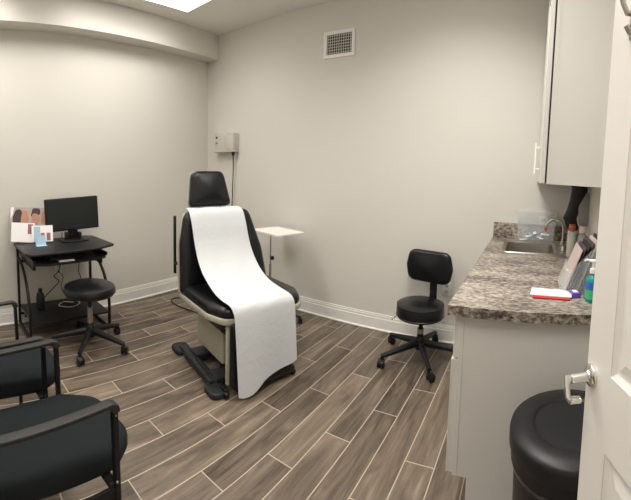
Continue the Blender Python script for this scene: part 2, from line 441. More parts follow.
b = NB(); tube(b, [(.13, -.05, -.04), (.128, -.045, -.20), (.11, -.035, -.45), (.10, -.03, -.70), (.13, -.03, -.95), (.10, -.03, -1.20), (.04, -.04, -1.45)], .006, 8, smooth=True); obj('power_cord', b, 'cable', t)

# ------------------------------------------------------------------ outlets
def outlet(loc, rz, label):
    t = thing('wall_outlet', label, 'outlet', loc, rz, 'power outlets on the walls')
    b = NB(); box(b, (-.036, -.006, -.058), (.036, 0, .058), .003); obj('cover_plate', b, 'white', t)
    for z in (-.024, .024):
        b = NB(); prism(b, rpoly([(-.017, -.014, .008), (.017, -.014, .008), (.017, .014, .008), (-.017, .014, .008)]), .003, mx=X((0, -.0055, z), rx=PI/2)); s = obj('socket', b, 'unit', t)
        b = NB()
        for x in (-.006, .006): box(b, (x-.001, -.0098, z-.004), (x+.001, -.0083, z+.006))
        obj('slot', b, 'dark', s, smooth=False)
    return t
outlet((2.83, 0, .452), 0, 'white power outlet low on the back wall behind the wheeled stool')
outlet((xl(-1.925), -1.925, .46), math.radians(90)+.065, 'white power outlet on the left wall behind the computer desk')
outlet((3.585, 0, 1.045), 0, 'white power outlet on the back wall above the sink')

# ------------------------------------------------------------------ computer desk
ang = 0
desk = thing('computer_desk', 'small black two-tier computer desk against the left wall', 'desk', (0, 0, 0))
top = rpoly([(.155, -2.30, .02), (.155, -1.64, .02), (.20, -1.592, .03), (.655, -1.592, .03), (.735, -1.76, .06), (.765, -2.33, .04), (.70, -2.372, .03), (.25, -2.372, .03)], 5)
b = NB(); prism(b, top, .018, .004, X((0, 0, .742))); obj('desktop', b, 'desk', desk)
b = NB(); box(b, (.18, -2.31, .655), (.60, -1.66, .672), .003); prism(b, rpoly([(.60, -2.31, .0), (.60, -1.66, 0), (.68, -1.68, .05), (.72, -1.80, .05), (.735, -2.20, .05), (.70, -2.30, .05)]), .017, mx=X((0, 0, .655)))
box(b, (.18, -2.31, .672), (.70, -2.295, .70)); box(b, (.18, -1.675, .672), (.66, -1.66, .70))
obj('keyboard_tray', b, 'desk', desk)
for y in (-2.28, -1.70):
    b = NB(); box(b, (.20, y-.012, .60), (.62, y+.012, .655), .002)
    for x in (.24, .56): tube(b, [(x, y, .65), (x, y, .745)], .008, 8)
    obj('tray_runner', b, 'tube', desk)
b = NB(); box(b, (.18, -2.315, .163), (.64, -1.64, .18), .003); obj('lower_shelf', b, 'desk', desk)
for y, yn in ((-2.325, 0), (-1.625, 0)):
    b = NB()
    tube(b, [(.19, y, .03), (.19, y, .742)], .015, 4)
    tube(b, [(.17, y, .02), (.60, y, .02)], .015, 8)
    tube(b, [(.19, y, .62), (.32, y, .60), (.46, y, .52), (.555, y, .40), (.60, y, .27), (.605, y, .15), (.60, y, .03)], .013, 8, smooth=True)
    obj('side_frame', b, 'tube', desk)
for x, z in ((.19, .58), (.40, .155), (.19, .10)):
    b = NB(); tube(b, [(x, -2.325, z), (x, -1.625, z)], .011, 8); obj('cross_bar', b, 'tube', desk)

# keyboard on the tray
b = NB(); box(b, (.52, -2.17, .673), (.655, -1.80, .688), .004)
for r in range(4):
    for k in range(14): box(b, (.53+.03*r, -2.155+.0249*k, .688), (.553+.03*r, -2.155+.0249*k+.020, .694))
tag(obj('computer_keyboard', b, 'plastic', None, smooth=False), 'black computer keyboard on the sliding tray under the desktop', 'keyboard')
# note paper on the tray
b = NB(); box(b, (.665, -2.10, .6735), (.715, -1.97, .677)); tag(obj('paper_slip', b, 'paperw', None, False), 'white paper slip at the front of the keyboard tray', 'paper')

# monitor
t = thing('computer_monitor', 'black flat computer monitor standing on the small desk', 'monitor', (.33, -1.84, .7605), math.radians(-4))
b = NB(); prism(b, rpoly([(-.10, -.13, .05), (.10, -.13, .05), (.10, .13, .05), (-.10, .13, .05)]), .012, .004); obj('stand_base', b, 'plastic', t)
b = NB(); box(b, (-.035, -.045, .008), (.0, .045, .16), .008); box(b, (-.03, -.075, .008), (.02, -.045, .075), .006); box(b, (-.03, .045, .008), (.02, .075, .07), .006); obj('stand_neck', b, 'plastic', t)
tm = X((0, 0, 0), rx=math.radians(2.0))
b = NB(); box(b, (-.02, -.245, .093), (.018, .245, .383), .006, tm); box(b, (-.045, -.16, .14), (-.02, .16, .32), .01, tm); obj('housing', b, 'plastic', t)
b = NB(); box(b, (.0175, -.234, .108), (.0195, .234, .372), 0, tm); obj('screen', b, 'screen', t, False)

# brochure display standing on the desk, leaning
bx = thing('brochure_display', 'propped photo brochure showing faces, with white printed pages, beside the monitor', 'brochure', (.30, -2.215, .768), math.radians(-14))
lean = X((0, 0, 0), ry=math.radians(-14))
pm = lean @ X(rx=math.radians(-3))
def art(name, m, pts, k, lab=None):
    b = NB(); prism(b, rpoly(pts, 5), .0008, mx=pm @ X((.0002+.0004*k, 0, 0), rz=PI/2, rx=PI/2)); return obj(name, b, m, bx, False)
b = NB(); box(b, (-.004, -.195, .11), (0, .19, .305), 0, pm); obj('photo_panel', b, 'photobg', bx, False)
art('printed_hair', 'hair', [(-.175, .13, .02), (-.105, .13, .02), (-.085, .22, .04), (-.10, .29, .03), (-.15, .285, .03), (-.175, .22, .03)], 1)
art('printed_face', 'skin', [(-.105, .15, .02), (-.045, .15, .03), (-.03, .20, .02), (-.045, .28, .03), (-.09, .275, .02), (-.10, .22, .02)], 2)
art('printed_hair', 'hair', [(-.02, .215, .02), (.0, .30, .02), (.07, .30, .03), (.065, .24, .03)], 1)
art('printed_face', 'skin', [(-.015, .15, .02), (.05, .15, .03), (.065, .20, .02), (.05, .25, .03), (.0, .255, .02)], 2)
art('printed_face', 'skin', [(.075, .17, .02), (.115, .15, .03), (.13, .22, .02), (.115, .275, .03), (.085, .27, .02)], 2)
art('printed_hair', 'dress', [(.13, .14, .02), (.185, .14, .02), (.185, .30, .02), (.12, .295, .02)], 1)
art('pale_corner', 'paperw', [(-.195, .20, 0), (-.175, .24, .02), (-.165, .305, 0), (-.195, .305, 0)], 3)
b = NB(); box(b, (.012, -.185, -.005), (.016, .02, .165), .0, lean @ X(rx=math.radians(-4))); obj('white_page', b, 'paperw', bx, False)
b = NB(); box(b, (.03, -.0, 0), (.034, .185, .14), 0, lean); obj('white_page', b, 'paperw', bx, False)
b = NB(); box(b, (.0165, -.04, .07), (.0175, .005, .155), 0, lean @ X(rx=math.radians(-4))); obj('small_picture', b, 'dress', bx, False)
for y in (.08, .13): b = NB(); box(b, (.0345, y, .01), (.0355, y+.033, .075), 0, lean); obj('small_picture', b, 'dress', bx, False)
b = NB(); box(b, (.0345, .02, .005), (.0355, .075, .13), 0, lean); obj('blue_print', b, 'bluepaper', bx, False)
# small card in clear blue holder in front
b = NB(); box(b, (-.004, -.045, 0), (0, .045, .085), .001, X(ry=math.radians(-15))); box(b, (-.002, -.045, 0), (.04, .045, .004), .001)
o = tag(obj('card_holder', b, 'bluepaper', None, False), 'small pale blue card holder in front of the photo brochure', 'card holder'); o.location = (.44, -2.17, .7605)

# black bottle/adapter on lower shelf
b = NB(); lathe(b, [(0, 0), (.036, 0), (.038, .01), (.038, .11), (.030, .14), (.018, .155), (.018, .185), (.0, .185)], 20)
o = tag(obj('bottle', b, 'plastic'), 'black bottle standing on the lower shelf of the desk', 'bottle'); o.location = (.36, -2.17, .181)
# cables behind the desk
def cable(name, pts, r, m, label, cat='cable'):
    b = NB(); tube(b, pts, r, 8, smooth=True); return tag(obj(name, b, m), label, cat)
cable('monitor_cable', [(.138, -1.88, .80), (.138, -1.89, .72), (.19, -1.92, .56), (.26, -1.96, .48), (.23, -2.0, .42), (.27, -1.97, .38), (.25, -2.04, .30), (.21, -2.10, .22), (.23, -2.12, .188)], .0045, 'cable', 'black cable dangling in a loop below the desktop')
cable('power_cable', [(xl(-1.925)+.02, -1.93, .43), (.19, -1.90, .40), (.21, -1.93, .30), (.25, -1.89, .22), (.30, -1.95, .187), (.36, -1.88, .187), (.30, -1.82, .187), (.24, -1.90, .19)], .0035, 'cable', 'thin black cord running from the outlet to the shelf')
cable('white_cable', [(xl(-2.0)+.03, -2.04, .40), (.20, -2.0, .32), (.22, -1.92, .25), (.27, -1.84, .20), (.35, -1.80, .186), (.42, -1.90, .186), (.35, -2.0, .186), (.28, -1.93, .188), (.33, -1.85, .19)], .0035, 'cablew', 'white cable coiled in loops on the lower desk shelf')
cable('network_cable', [(.235, -1.75, .60), (.20, -1.74, .52), (.23, -1.76, .44), (.21, -1.73, .36), (.19, -1.76, .28), (.20, -1.80, .20)], .004, 'cable', 'black cord hanging by the right rear post of the desk')

# ------------------------------------------------------------------ wheeled stools
def star_base(t, R, zhub, rot, casters=5, leg_r=.019):
    b = NB()
    for k in range(casters):
        a = rot+2*PI*k/casters; c, s = math.cos(a), math.sin(a)
        tube(b, [(0, 0, zhub), (c*.05, s*.05, zhub), (c*R*.55, s*R*.55, zhub-.02), (c*R, s*R, zhub-.045)], [.030, .029, .023, .017], 8, flat=(.9, 1))
    lathe(b, [(0, zhub-.045), (.035, zhub-.045), (.040, zhub-.01), (.036, zhub+.035), (.026, zhub+.05), (0, zhub+.05)], 24)
    obj('star_base', b, 'plastic', t)
    for k in range(casters):
        a = rot+2*PI*k/casters; c, s = math.cos(a), math.sin(a)
        wa = a+.9*(k+1)
        m = X((c*R, s*R, 0), rz=wa)
        b = NB()
        tube(b, [(0, 0, .045), (0, 0, .078)], .008, 8, mx=m)
        lathe(b, [(0, -.010), (.022, -.010), (.026, .0), (.022, .010), (0, .010)], 16, m @ X((.012, 0, .036), rx=PI/2))
        for d in (-1, 1):
            lathe(b, [(0, -.010), (.020, -.010), (.026, -.004), (.026, .004), (.020, .010), (0, .010)], 20, m @ X((.012, d*.016, .026), rx=PI/2))
        prism(b, rpoly([(-.012, .028, .01), (.036, .028, .02), (.036, .048, .02), (.0, .062, .02), (-.012, .062, .01)]), .046, .004, m @ X((0, .023, 0), rx=PI/2), 2)
        obj('caster', b, 'plastic', t)

t = thing('wheeled_stool', 'black vinyl wheeled stool with a padded backrest near the back wall', 'stool', (2.72, -.345, 0), math.radians(-100))
star_base(t, .315, .125, math.radians(100)+math.radians(227))
b = NB(); tube(b, [(0, 0, .13), (0, 0, .235)], .024, 16); tube(b, [(0, 0, .235), (0, 0, .33)], .017, 14); obj('gas_column', b, 'plastic', t)
b = NB(); tube(b, [(0, 0, .20), (0, 0, .235)], .0255, 16); q = obj('column_collar', b, 'steel', t); q['label'] = 'metal collar on the column'
b = NB(); lathe(b, [(0, .33), (.15, .33), (.172, .338), (.178, .36), (.178, .405), (.170, .430), (.145, .442), (0, .446)], 40, X((.02, 0, 0))); obj('seat', b, 'vinyl', t)
b = NB(); lathe(b, [(.1775, .348), (.181, .351), (.1775, .354)], 40, X((.02, 0, 0))); lathe(b, [(.174, .424), (.1765, .428), (.171, .431)], 40, X((.02, 0, 0))); obj('piping', b, 'plastic', t)
b = NB(); tube(b, [(-.02, 0, .322), (-.12, 0, .322), (-.175, 0, .33), (-.198, 0, .37), (-.20, 0, .45), (-.195, 0, .58)], .016, 8, flat=(2.0, .6)); obj('back_post', b, 'plastic', t)
b = NB(); pillow(b, rpoly([(-.165, -.13, .07), (.165, -.13, .07), (.185, .0, .09), (.160, .135, .07), (-.160, .135, .07), (-.185, .0, .09)], 6), .045, .014, X((-.195, -.035, .660), rz=PI/2, rx=PI/2) @ Matrix.Diagonal((1.08, .95, 1, 1)), .5); obj('backrest', b, 'vinyl', t)
b = NB(); tube(b, [(.03, -.10, .328), (.05, -.15, .322), (.055, -.175, .310), (.055, -.195, .295)], .004, 8); obj('lever', b, 'chrome', t)
b = NB(); tube(b, [(.055+.016*math.cos(a), -.205+.012*math.sin(a), .284+.014*math.sin(a)) for a in [i*2*PI/12 for i in range(13)]], .003, 6); obj('lever_ring', b, 'chrome', t)
stool = t

t = thing('round_stool', 'backless round black wheeled stool in front of the computer desk', 'stool', (.805, -1.89, 0), 0)
star_base(t, .30, .125, math.radians(-38), leg_r=.02)
b = NB(); tube(b, [(0, 0, .13), (0, 0, .20), (0, 0, .21), (0, 0, .41)], [.023, .023, .016, .016], 16); obj('gas_column', b, 'plastic', t)
b = NB(); tube(b, [(0, 0, .19), (0, 0, .315)], .0235, 16); q = obj('column_sleeve', b, 'steel', t); q['label'] = 'shiny metal column sleeve'
b = NB(); lathe(b, [(0, .418), (.165, .418), (.195, .425), (.207, .442), (.207, .460), (.195, .485), (.160, .498), (0, .502)], 40); obj('seat', b, 'vinyl', t)
b = NB(); lathe(b, [(0, .405), (.07, .405), (.08, .419), (0, .419)], 16); obj('seat_plate', b, 'plastic', t)

# ------------------------------------------------------------------ exam chair
EC = (1.681, -1.159, 0); EA = math.radians(-15.2)
ec = thing('exam_chair', 'black vinyl reclining exam chair with cream trim in the middle of the room', 'exam chair', EC, EA)
b = NB()
for s in (-1, 1):
    y = s*.272
    prism(b, rpoly([(-.36, y-.035, .01), (.17, y-.035, .01), (.17, y+.035, .01), (-.36, y+.035, .01)]), .05, .012, X((0, 0, .012)))
    for x, k in ((-.375, 1), (.215, 1 if s < 0 else .7)):
        prism(b, rpoly([(x-.075, y-.075*(1 if s < 0 else .5), .05), (x+.075*k, y-.070*(1 if s < 0 else .5), .05), (x+.075*k, y+.050*k, .05), (x-.075, y+.055*k, .05)]), .040, .012, X((0, 0, .0)))
box(b, (-.26, -.26, .02), (-.14, .26, .075), .01); box(b, (.06, -.26, .02), (.18, .26, .07), .01); box(b, (.16, -.20, .03), (.325, .24, .085), .02)
obj('base', b, 'basep', ec)
for s in (-1, 1):
    b = NB(); lathe(b, [(0, -.012), (.020, -.012), (.024, -.006), (.024, .006), (.020, .012), (0, .012)], 18, X((.295, s*.255, .024), rx=PI/2)); box(b, (.24, s*.255-.010, .028), (.305, s*.255+.010, .060), .004); obj('caster', b, 'plastic', ec)
b = NB(); prism(b, rpoly([(-.29, -.19, .02), (.125, -.19, .02), (.125, .19, .02), (-.29, .19, .02)]), .245, .006, X((0, 0, .115))); obj('column_housing', b, 'cream', ec)
b = NB(); box(b, (-.27, -.225, .352), (.25, .225, .458), .02); box(b, (-.10, -.26, .42), (.26, .26, .455), .01); box(b, (.13, -.15, .07), (.20, .15, .40), .01); obj('lift_mechanism', b, 'plastic', ec)
seat_o = [(-.30, -.335, .03), (.16, -.325, .06), (.30, -.27, .09), (.335, -.10, .1), (.335, .10, .1), (.31, .31, .09), (.17, .385, .08), (-.30, .40, .03)]
b = NB(); prism(b, rpoly(seat_o), .042, .012, X((0, 0, .452))); obj('seat_shell', b, 'cream', ec)
def inset(o, d): return [(x-(d if x > 0 else -d), y-(d if y > 0 else -d), r) for x, y, r in o]
b = NB(); pillow(b, rpoly(inset(seat_o, .006), 8), .070, .018, X((0, 0, .488)), .5); obj('seat_cushion', b, 'vinyl', ec)
# back: outline in (side, up), leaning back
bt = math.radians(-10)
back_m = X((-.185, 0, .50), ry=bt) @ X(rz=PI/2, rx=PI/2)   # local x->side, y->up, z->forward
back_o = [(-.345, .0, .03), (.40, .0, .03), (.370, .28, .3), (.27, .595, .08), (-.27, .595, .08), (-.325, .36, .3)]
b = NB(); prism(b, rpoly(back_o), .026, .010, back_m @ X((0, 0, -.102))); obj('back_shell', b, 'cream', ec)
b = NB(); pillow(b, rpoly([(x*.985, .008+y*.985, r) for x, y, r in back_o], 8), .068, .020, back_m @ X((0, 0, -.079)), .5); obj('back_cushion', b, 'vinyl', ec)
hm = X((-.385, -.012, 1.100), ry=math.radians(-8)) @ X(rz=PI/2, rx=PI/2)
head_o = [(-.185, .0, .04), (.178, .0, .04), (.118, .275, .06), (-.150, .275, .06)]
b = NB(); prism(b, rpoly([(x*1.02, y*1.02-.003, r) for x, y, r in head_o]), .018, .006, hm @ X((0, 0, -.073))); hs = obj('headrest_shell', b, 'cream', ec)
b = NB(); pillow(b, rpoly(head_o, 8), .058, .020, hm @ X((0, 0, -.058)), .5); obj('headrest', b, 'vinyl', ec)
b = NB(); box(b, (-.455, -.10, .84), (-.43, -.08, 1.20), .004); box(b, (-.455, .08, .84), (-.43, .10, 1.20), .004); obj('headrest_bar', b, 'chrome', ec)
# leg rest hanging down in front
b = NB(); box(b, (.255, -.245, .07), (.285, .245, .46), .010); obj('legrest_shell', b, 'cream', ec)
b = NB(); box(b, (.283, -.235, .070), (.328, .235, .47), .020, seg=4); obj('legrest_cushion', b, 'vinyl', ec)
# side arm pad folded upright and its bracket
b = NB(); box(b, (-.470, -.308, .585), (-.445, -.290, 1.03), .004); obj('folded_arm', b, 'plastic', ec)
b = NB(); box(b, (-.46, -.305, .66), (-.28, -.285, .68), .004); obj('arm_bracket', b, 'plastic', ec)
b = NB(); lathe(b, [(0, -.012), (.016, -.01), (.018, 0), (.016, .01), (0, .012)], 14, X((.23, -.24, .40))); obj('release_knob', b, 'plastic', ec)
b = NB(); tube(b, [(-.24, .12, .06), (-.40, .16, .02), (-.65, .17, .008), (-.956, .139, .008), (-1.22, .03, .008), (-1.40, .01, .008), (-1.46, .10, .008), (-1.36, .19, .008), (-1.1, .26, .008), (-.9, .42, .008)], .006, 8, smooth=True)
q = obj('power_cord', b, 'cable', ec); q['label'] = 'grey black power cord looping over the floor'

# exam paper draped down the chair
prof = [(-.385, 1.090), (-.335, 1.094), (-.278, 1.068), (-.232, .98), (-.190, .87), (-.135, .77), (-.06, .69), (.03, .637), (.12, .606), (.22, .590), (.305, .583), (.342, .558), (.352, .50), (.352, .35), (.350, .18), (.348, .02)]
PP = smooth_path([(x, 0, z) for x, z in prof], 4)
rows = []
n = len(PP)
for i, p in enumerate(PP):
    r = []
    fr = i/(n-1)
    sl = -.252+.045*max(0, (fr-.64)/.36); sr = .190+.010*min(1, fr/.5)+.034*max(0, (fr-.64)/.36)
    for j in range(15):
        u = j/14; s = sl+(sr-sl)*u
        z = p.z; x = p.x
        if p.z < .55 and p.x > .3:
            d = (.55-p.z)/.53                   # hanging part: torn wavy hem, slightly bowed
            kn = [(0, .012), (.08, 0), (.2, .0), (.32, .022), (.45, .062), (.7, .090), (.9, .105), (1.0, .125)]
            lift = next(a[1]+(c[1]-a[1])*(u-a[0])/(c[0]-a[0]) for a, c in zip(kn, kn[1:]) if u <= c[0]+1e-9)
            z = .55-(.55-lift-.018)*d
            x = p.x+.012*math.sin(u*PI*2+.6)*d+.010*d
        else:
            z += .0025*math.sin(j*1.1+i*.5)
        r.append((x, s, z))
    rows.append(r)
b = NB(); sheet(b, rows, .0015)
o = tag(obj('exam_table_paper', b, 'paper'), 'long white sheet of exam paper draped down the exam chair', 'exam paper'); o.location = EC; o.rotation_euler = (0, 0, EA)

# ------------------------------------------------------------------ instrument tray stand
ts = thing('instrument_stand', 'slim wheeled stand with a flat cream tray behind the exam chair', 'tray stand', (1.262, -.31, 0), 0)
tmx = X((.055, .03, .803), rz=math.radians(-15))
b = NB(); prism(b, rpoly([(-.202, -.155, .03), (.202, -.155, .03), (.202, .155, .03), (-.202, .155, .03)]), .006, mx=tmx)
for p0, p1 in (((-.202, -.155, 0), (.202, -.147, .016)), ((-.202, .147, 0), (.202, .155, .016)), ((-.202, -.147, 0), (-.194, .147, .016)), ((.194, -.147, 0), (.202, .147, .016))): box(b, p0, p1, .003, tmx)
obj('tray', b, 'tray', ts)
b = NB(); tube(b, [(0, 0, .78), (.03, .02, .795), (.16, .08, .797)], .009, 8); tube(b, [(.0, .0, .797), (.22, -.06, .797)], .007, 8); obj('tray_support', b, 'steel', ts)
b = NB(); tube(b, [(0, 0, .06), (0, 0, .50)], .014, 14); tube(b, [(0, 0, .50), (0, 0, .80)], .0085, 12); obj('pole', b, 'chrome', ts)
b = NB(); tube(b, [(0, 0, .565), (.022, -.01, .565)], .006, 8); lathe(b, [(0, -.014), (.016, -.012), (.021, 0), (.016, .012), (0, .014)], 14, X((.034, -.016, .565), ry=PI/2)); obj('height_knob', b, 'plastic', ts)
b = NB(); ends = [(.33, .035), (-.14, .17), (-.12, -.22)]
for ex, ey in ends: tube(b, [(0, 0, .075), (ex*.5, ey*.5, .075), (ex, ey, .062)], [.018, .015, .012], 8)
obj('tripod_base', b, 'plastic', ts)
for ex, ey in ends:
    b = NB(); m = X((ex, ey, 0), rz=ex*7)
    tube(b, [(0, 0, .04), (0, 0, .062)], .007, 8, mx=m)
    for d in (-1, 1): lathe(b, [(0, -.008), (.020, -.008), (.025, -.003), (.025, .003), (.020, .008), (0, .008)], 18, m @ X((.008, d*.012, .025), rx=PI/2))
    box(b, (-.012, -.012, .026), (.02, .012, .05), .004, m); obj('caster', b, 'plastic', ts)

# ------------------------------------------------------------------ waiting chairs with arms
def arm_chair(label, loc, rz):
    t = thing('arm_chair', label, 'chair', loc, rz, 'black fabric chairs along the near side of the room')
    # local: +y is forward, origin below the seat centre
    W2 = .247
    for s in (-1, 1):
        b = NB(); x = s*W2
        tube(b, [(x, .235, .012), (x, .220, .640)], .0125, 4, flat=(1, 1.2))
        obj('leg', b, 'tube', t, False)
        b = NB(); tube(b, [(x, -.30, .012), (x, -.235, .40), (x-.0*s, -.265, .628)], .0135, 4, flat=(1, 1.2)); obj('leg', b, 'tube', t, False)
        b = NB(); prism(b, rpoly([(-.285, 0, .01), (.205, 0, .02), (.231, -.010, .02), (.234, -.035, .0), (.208, -.035, .0), (.195, -.014, .01), (-.285, -.014, .01)], 4), .034, .003, X((x-.017, 0, .646), rx=math.radians(2.3)) @ X(rz=PI/2, rx=PI/2))
        obj('armrest', b, 'armtop', t)
        b = NB(); box(b, (s*.17-.012, -.23, .358), (s*.17+.012, .23, .374), .003)
        for ya, yb in ((-.25, -.22), (.20, .228)): box(b, (s*.165, ya, .358), (s*.25, yb, .376), .002)
        prism(b, [(.10, 0), (.226, 0), (.226, -.055)], .012, mx=X((x-.006, 0, .362), rz=PI/2, rx=PI/2)); obj('seat_rail', b, 'tube', t, False)
        b = NB(); lathe(b, [(0, 0), (.005, 0), (.004, .003), (0, .004)], 10, X((x+s*.0095, .221, .610), ry=s*PI/2)); obj('bolt', b, 'steel', t)
        b = NB(); lathe(b, [(0, 0), (.005, 0), (.004, .003), (0, .004)], 10, X((x+s*.0105, .222, .382), ry=s*PI/2)); obj('bolt', b, 'steel', t)
    so = [(-.175, -.25, .04), (.200, -.25, .04), (.208, .0, .3), (.212, .25, .09), (.140, .352, .1), (-.110, .352, .12), (-.195, .22, .09), (-.185, .0, .3)]
    b = NB(); pillow(b, rpoly(so, 6), .070, .010, X((0, 0, .382)), .4); obj('seat', b, 'fabric', t)
    b = NB(); prism(b, rpoly([(x*.92, y*.92, r) for x, y, r in so], 4), .016, mx=X((0, 0, .370))); obj('seat_pan', b, 'plastic', t)
    b = NB(); prism(b, rpoly([(-.22, 0, .05), (.22, 0, .05), (.225, .36, .07), (-.225, .36, .07)]), .05, .018, X((0, -.285, .50), rx=math.radians(90+10)), 4); obj('backrest', b, 'fabric', t)
    b = NB()
    for s in (-1, 1):
        b = NB(); tube(b, [(s*.20, -.25, .37), (s*.20, -.30, .52), (s*.20, -.365, .84)], .012, 8); obj('back_frame', b, 'tube', t)
    return t
c1 = arm_chair('black armchair nearest the camera, its seat fully in view at lower left', (2.20, -2.72, 0), math.radians(4.5))
c2 = dup(c1, (1.655, -2.80, 0), math.radians(3), 'black armchair second from the camera, partly cut off at the left edge')

# ------------------------------------------------------------------ base cabinet, counter, sink
CE = -1.635
t = thing('base_cabinet', 'grey painted base cabinet under the speckled counter', 'cabinet', (0, 0, 0))
b = NB(); box(b, (3.247, CE+.02, .235), (3.855, CE+.038, .875)); box(b, (3.247, -.022, .235), (3.855, -.004, .875)); box(b, (3.247, CE+.03, .235), (3.855, -.01, .253)); box(b, (3.843, CE+.03, .24), (3.855, -.01, .874)); box(b, (3.247, CE+.03, .24), (3.262, -.01, .874)); box(b, (3.285, CE+.02, .0), (3.855, -.004, .236)); 
obj('carcass', b, 'cabinet', t, False)
b = NB(); box(b, (3.227, CE+.018, .235), (3.247, -.004, .872), .001); obj('face_frame', b, 'cabinet', t, False)
yy = [CE+.022, -1.09, -.55, -.01]
for y0, y1 in zip(yy, yy[1:]):
    for z0, z1, nm in ((.24, .69, 'door'), (.70, .865, 'drawer')):
        b = NB(); box(b, (3.208, y0+.003, z0), (3.227, y1-.003, z1), .002)
        if nm == 'door':
            box(b, (3.202, y0+.003, z0), (3.208, y0+.06, z1)); box(b, (3.202, y1-.06, z0), (3.208, y1-.003, z1)); box(b, (3.202, y0+.06, z0), (3.208, y1-.06, z0+.057)); box(b, (3.202, y0+.06, z1-.057), (3.208, y1-.06, z1))
        d = obj(nm, b, 'cabinet', t, False)
        b = NB(); xh = 3.202 if nm == 'door' else 3.208
        if nm == 'door':
            for z in (.55, .63): tube(b, [(xh, y1-.03, z), (xh-.025, y1-.03, z)], .004, 8)
            tube(b, [(xh-.025, y1-.03, .53), (xh-.025, y1-.03, .65)], .005, 8)
        else:
            ym = (y0+y1)/2
            for y in (ym-.04, ym+.04): tube(b, [(xh, y, .78), (xh-.025, y, .78)], .004, 8)
            tube(b, [(xh-.025, ym-.06, .78), (xh-.025, ym+.06, .78)], .005, 8)
        obj('handle', b, 'steel', d)

# countertop with a real hole for the sink
t = thing('countertop', 'speckled grey-brown granite-look countertop with backsplash', 'countertop', (0, 0, 0))
SX0, SX1, SY0, SY1 = 3.315, 3.655, -.565, -.165
b = NB()
for p0, p1 in (((3.188, CE-.018, .8755), (SX0, 0, .914)), ((SX1, CE-.018, .8755), (XR, 0, .914)), ((SX0, CE-.018, .8755), (SX1, SY0, .914)), ((SX0, SY1, .8755), (SX1, 0, .914))): box(b, p0, p1)
bmesh.ops.remove_doubles(b, verts=b.verts, dist=.0004)
obj('slab', b, 'counter', t, False)
b = NB(); box(b, (3.190, -.020, .914), (XR, 0, 1.035), .003); box(b, (XR-.02, CE-.018, .914), (XR, -.02, 1.035), .003); obj('backsplash', b, 'counter', t, False)

t = thing('sink', 'stainless steel sink set into the countertop', 'sink', ((SX0+SX1)/2, (SY0+SY1)/2, .914))
hx, hy = (SX1-SX0)/2, (SY1-SY0)/2
def ring_rows(sp): return sp
b = NB(); bb = bmesh.new()
outl = lambda ex, ey, r, z: [(x, y, z) for x, y in rpoly([(-ex, -ey, r), (ex, -ey, r), (ex, ey, r), (-ex, ey, r)], 6)]
lv = [outl(hx+.022, hy+.022, .05, .001), outl(hx+.020, hy+.020, .05, .004), outl(hx+.004, hy+.004, .05, .003), outl(hx-.005, hy-.005, .05, -.004), outl(hx-.012, hy-.012, .05, -.13), outl(hx-.035, hy-.035, .05, -.150)]
rg = [[bb.verts.new(p) for p in l] for l in lv]
for a, c in zip(rg, rg[1:]):
    for j in range(len(a)): bb.faces.new((a[j], a[(j+1) % len(a)], c[(j+1) % len(a)], c[j]))
bb.faces.new(rg[-1]); bmesh.ops.recalc_face_normals(bb, faces=bb.faces)
merge(b, bb); obj('basin', b, 'steel', t)
b = NB(); lathe(b, [(0, 0), (.03, 0), (.035, .003), (.028, .004), (0, .002)], 24, X((0, 0, -.149))); obj('drain', b, 'chrome', t)

t = thing('faucet', 'curved metal gooseneck faucet rising behind the sink', 'faucet', (3.715, -.34, .915))
b = NB(); lathe(b, [(0, 0), (.030, 0), (.030, .006), (.018, .012), (.016, .05), (0, .05)], 24); obj('faucet_base', b, 'steel', t)
b = NB(); tube(b, [(0, 0, .04), (0, 0, .13), (-.010, .002, .172), (-.045, .01, .200), (-.085, .012, .196), (-.115, .016, .165), (-.124, .018, .135)], .0088, 12, smooth=True); obj('spout', b, 'steel', t)
b = NB(); tube(b, [(-.126, .018, .142), (-.127, .018, .118)], .0125, 12); q = obj('spout_tip', b, 'orange', t); q['label'] = 'reddish brown spout tip'
b = NB(); lathe(b, [(0, 0), (.02, 0), (.018, .03), (0, .035)], 18, X((0, -.075, 0))); tube(b, [(0, -.075, .03), (0, -.13, .055)], [.007, .005], 8); obj('lever_handle', b, 'chrome', t)
b = NB(); box(b, (-.025, -.11, -.0), (.025, .06, .004), .002); obj('deck_plate', b, 'steel', t)

# clear storage tub with wrapped supplies, by the backsplash
t = thing('plastic_bin', 'clear plastic box with blue wrapped supplies against the backsplash', 'storage box', (3.53, -.09, .9145))
def tub(b, hx, hy, h, tpr=.015, th=.003):
    rr = []
    for (ex, ey, z) in ((hx-tpr, hy-tpr, 0), (hx, hy, h), (hx-th, hy-th, h), (hx-tpr-th, hy-tpr-th, th)):
        rr.append([(x, y, z) for x, y in rpoly([(-ex, -ey, .02), (ex, -ey, .02), (ex, ey, .02), (-ex, ey, .02)], 4)])
    bb = bmesh.new(); g = [[bb.verts.new(p) for p in l] for l in rr]
    for a, c in zip(g, g[1:]):
        for j in range(len(a)): bb.faces.new((a[j], a[(j+1) % len(a)], c[(j+1) % len(a)], c[j]))
    bb.faces.new(g[0][::-1]); bb.faces.new(g[-1]); bmesh.ops.recalc_face_normals(bb, faces=bb.faces); merge(b, bb)
b = NB(); tub(b, .155, .065, .225); obj('tub', b, 'clear', t)
b = NB(); box(b, (-.162, -.068, .225), (.162, .062, .240), .005); obj('lid', b, 'clear', t)
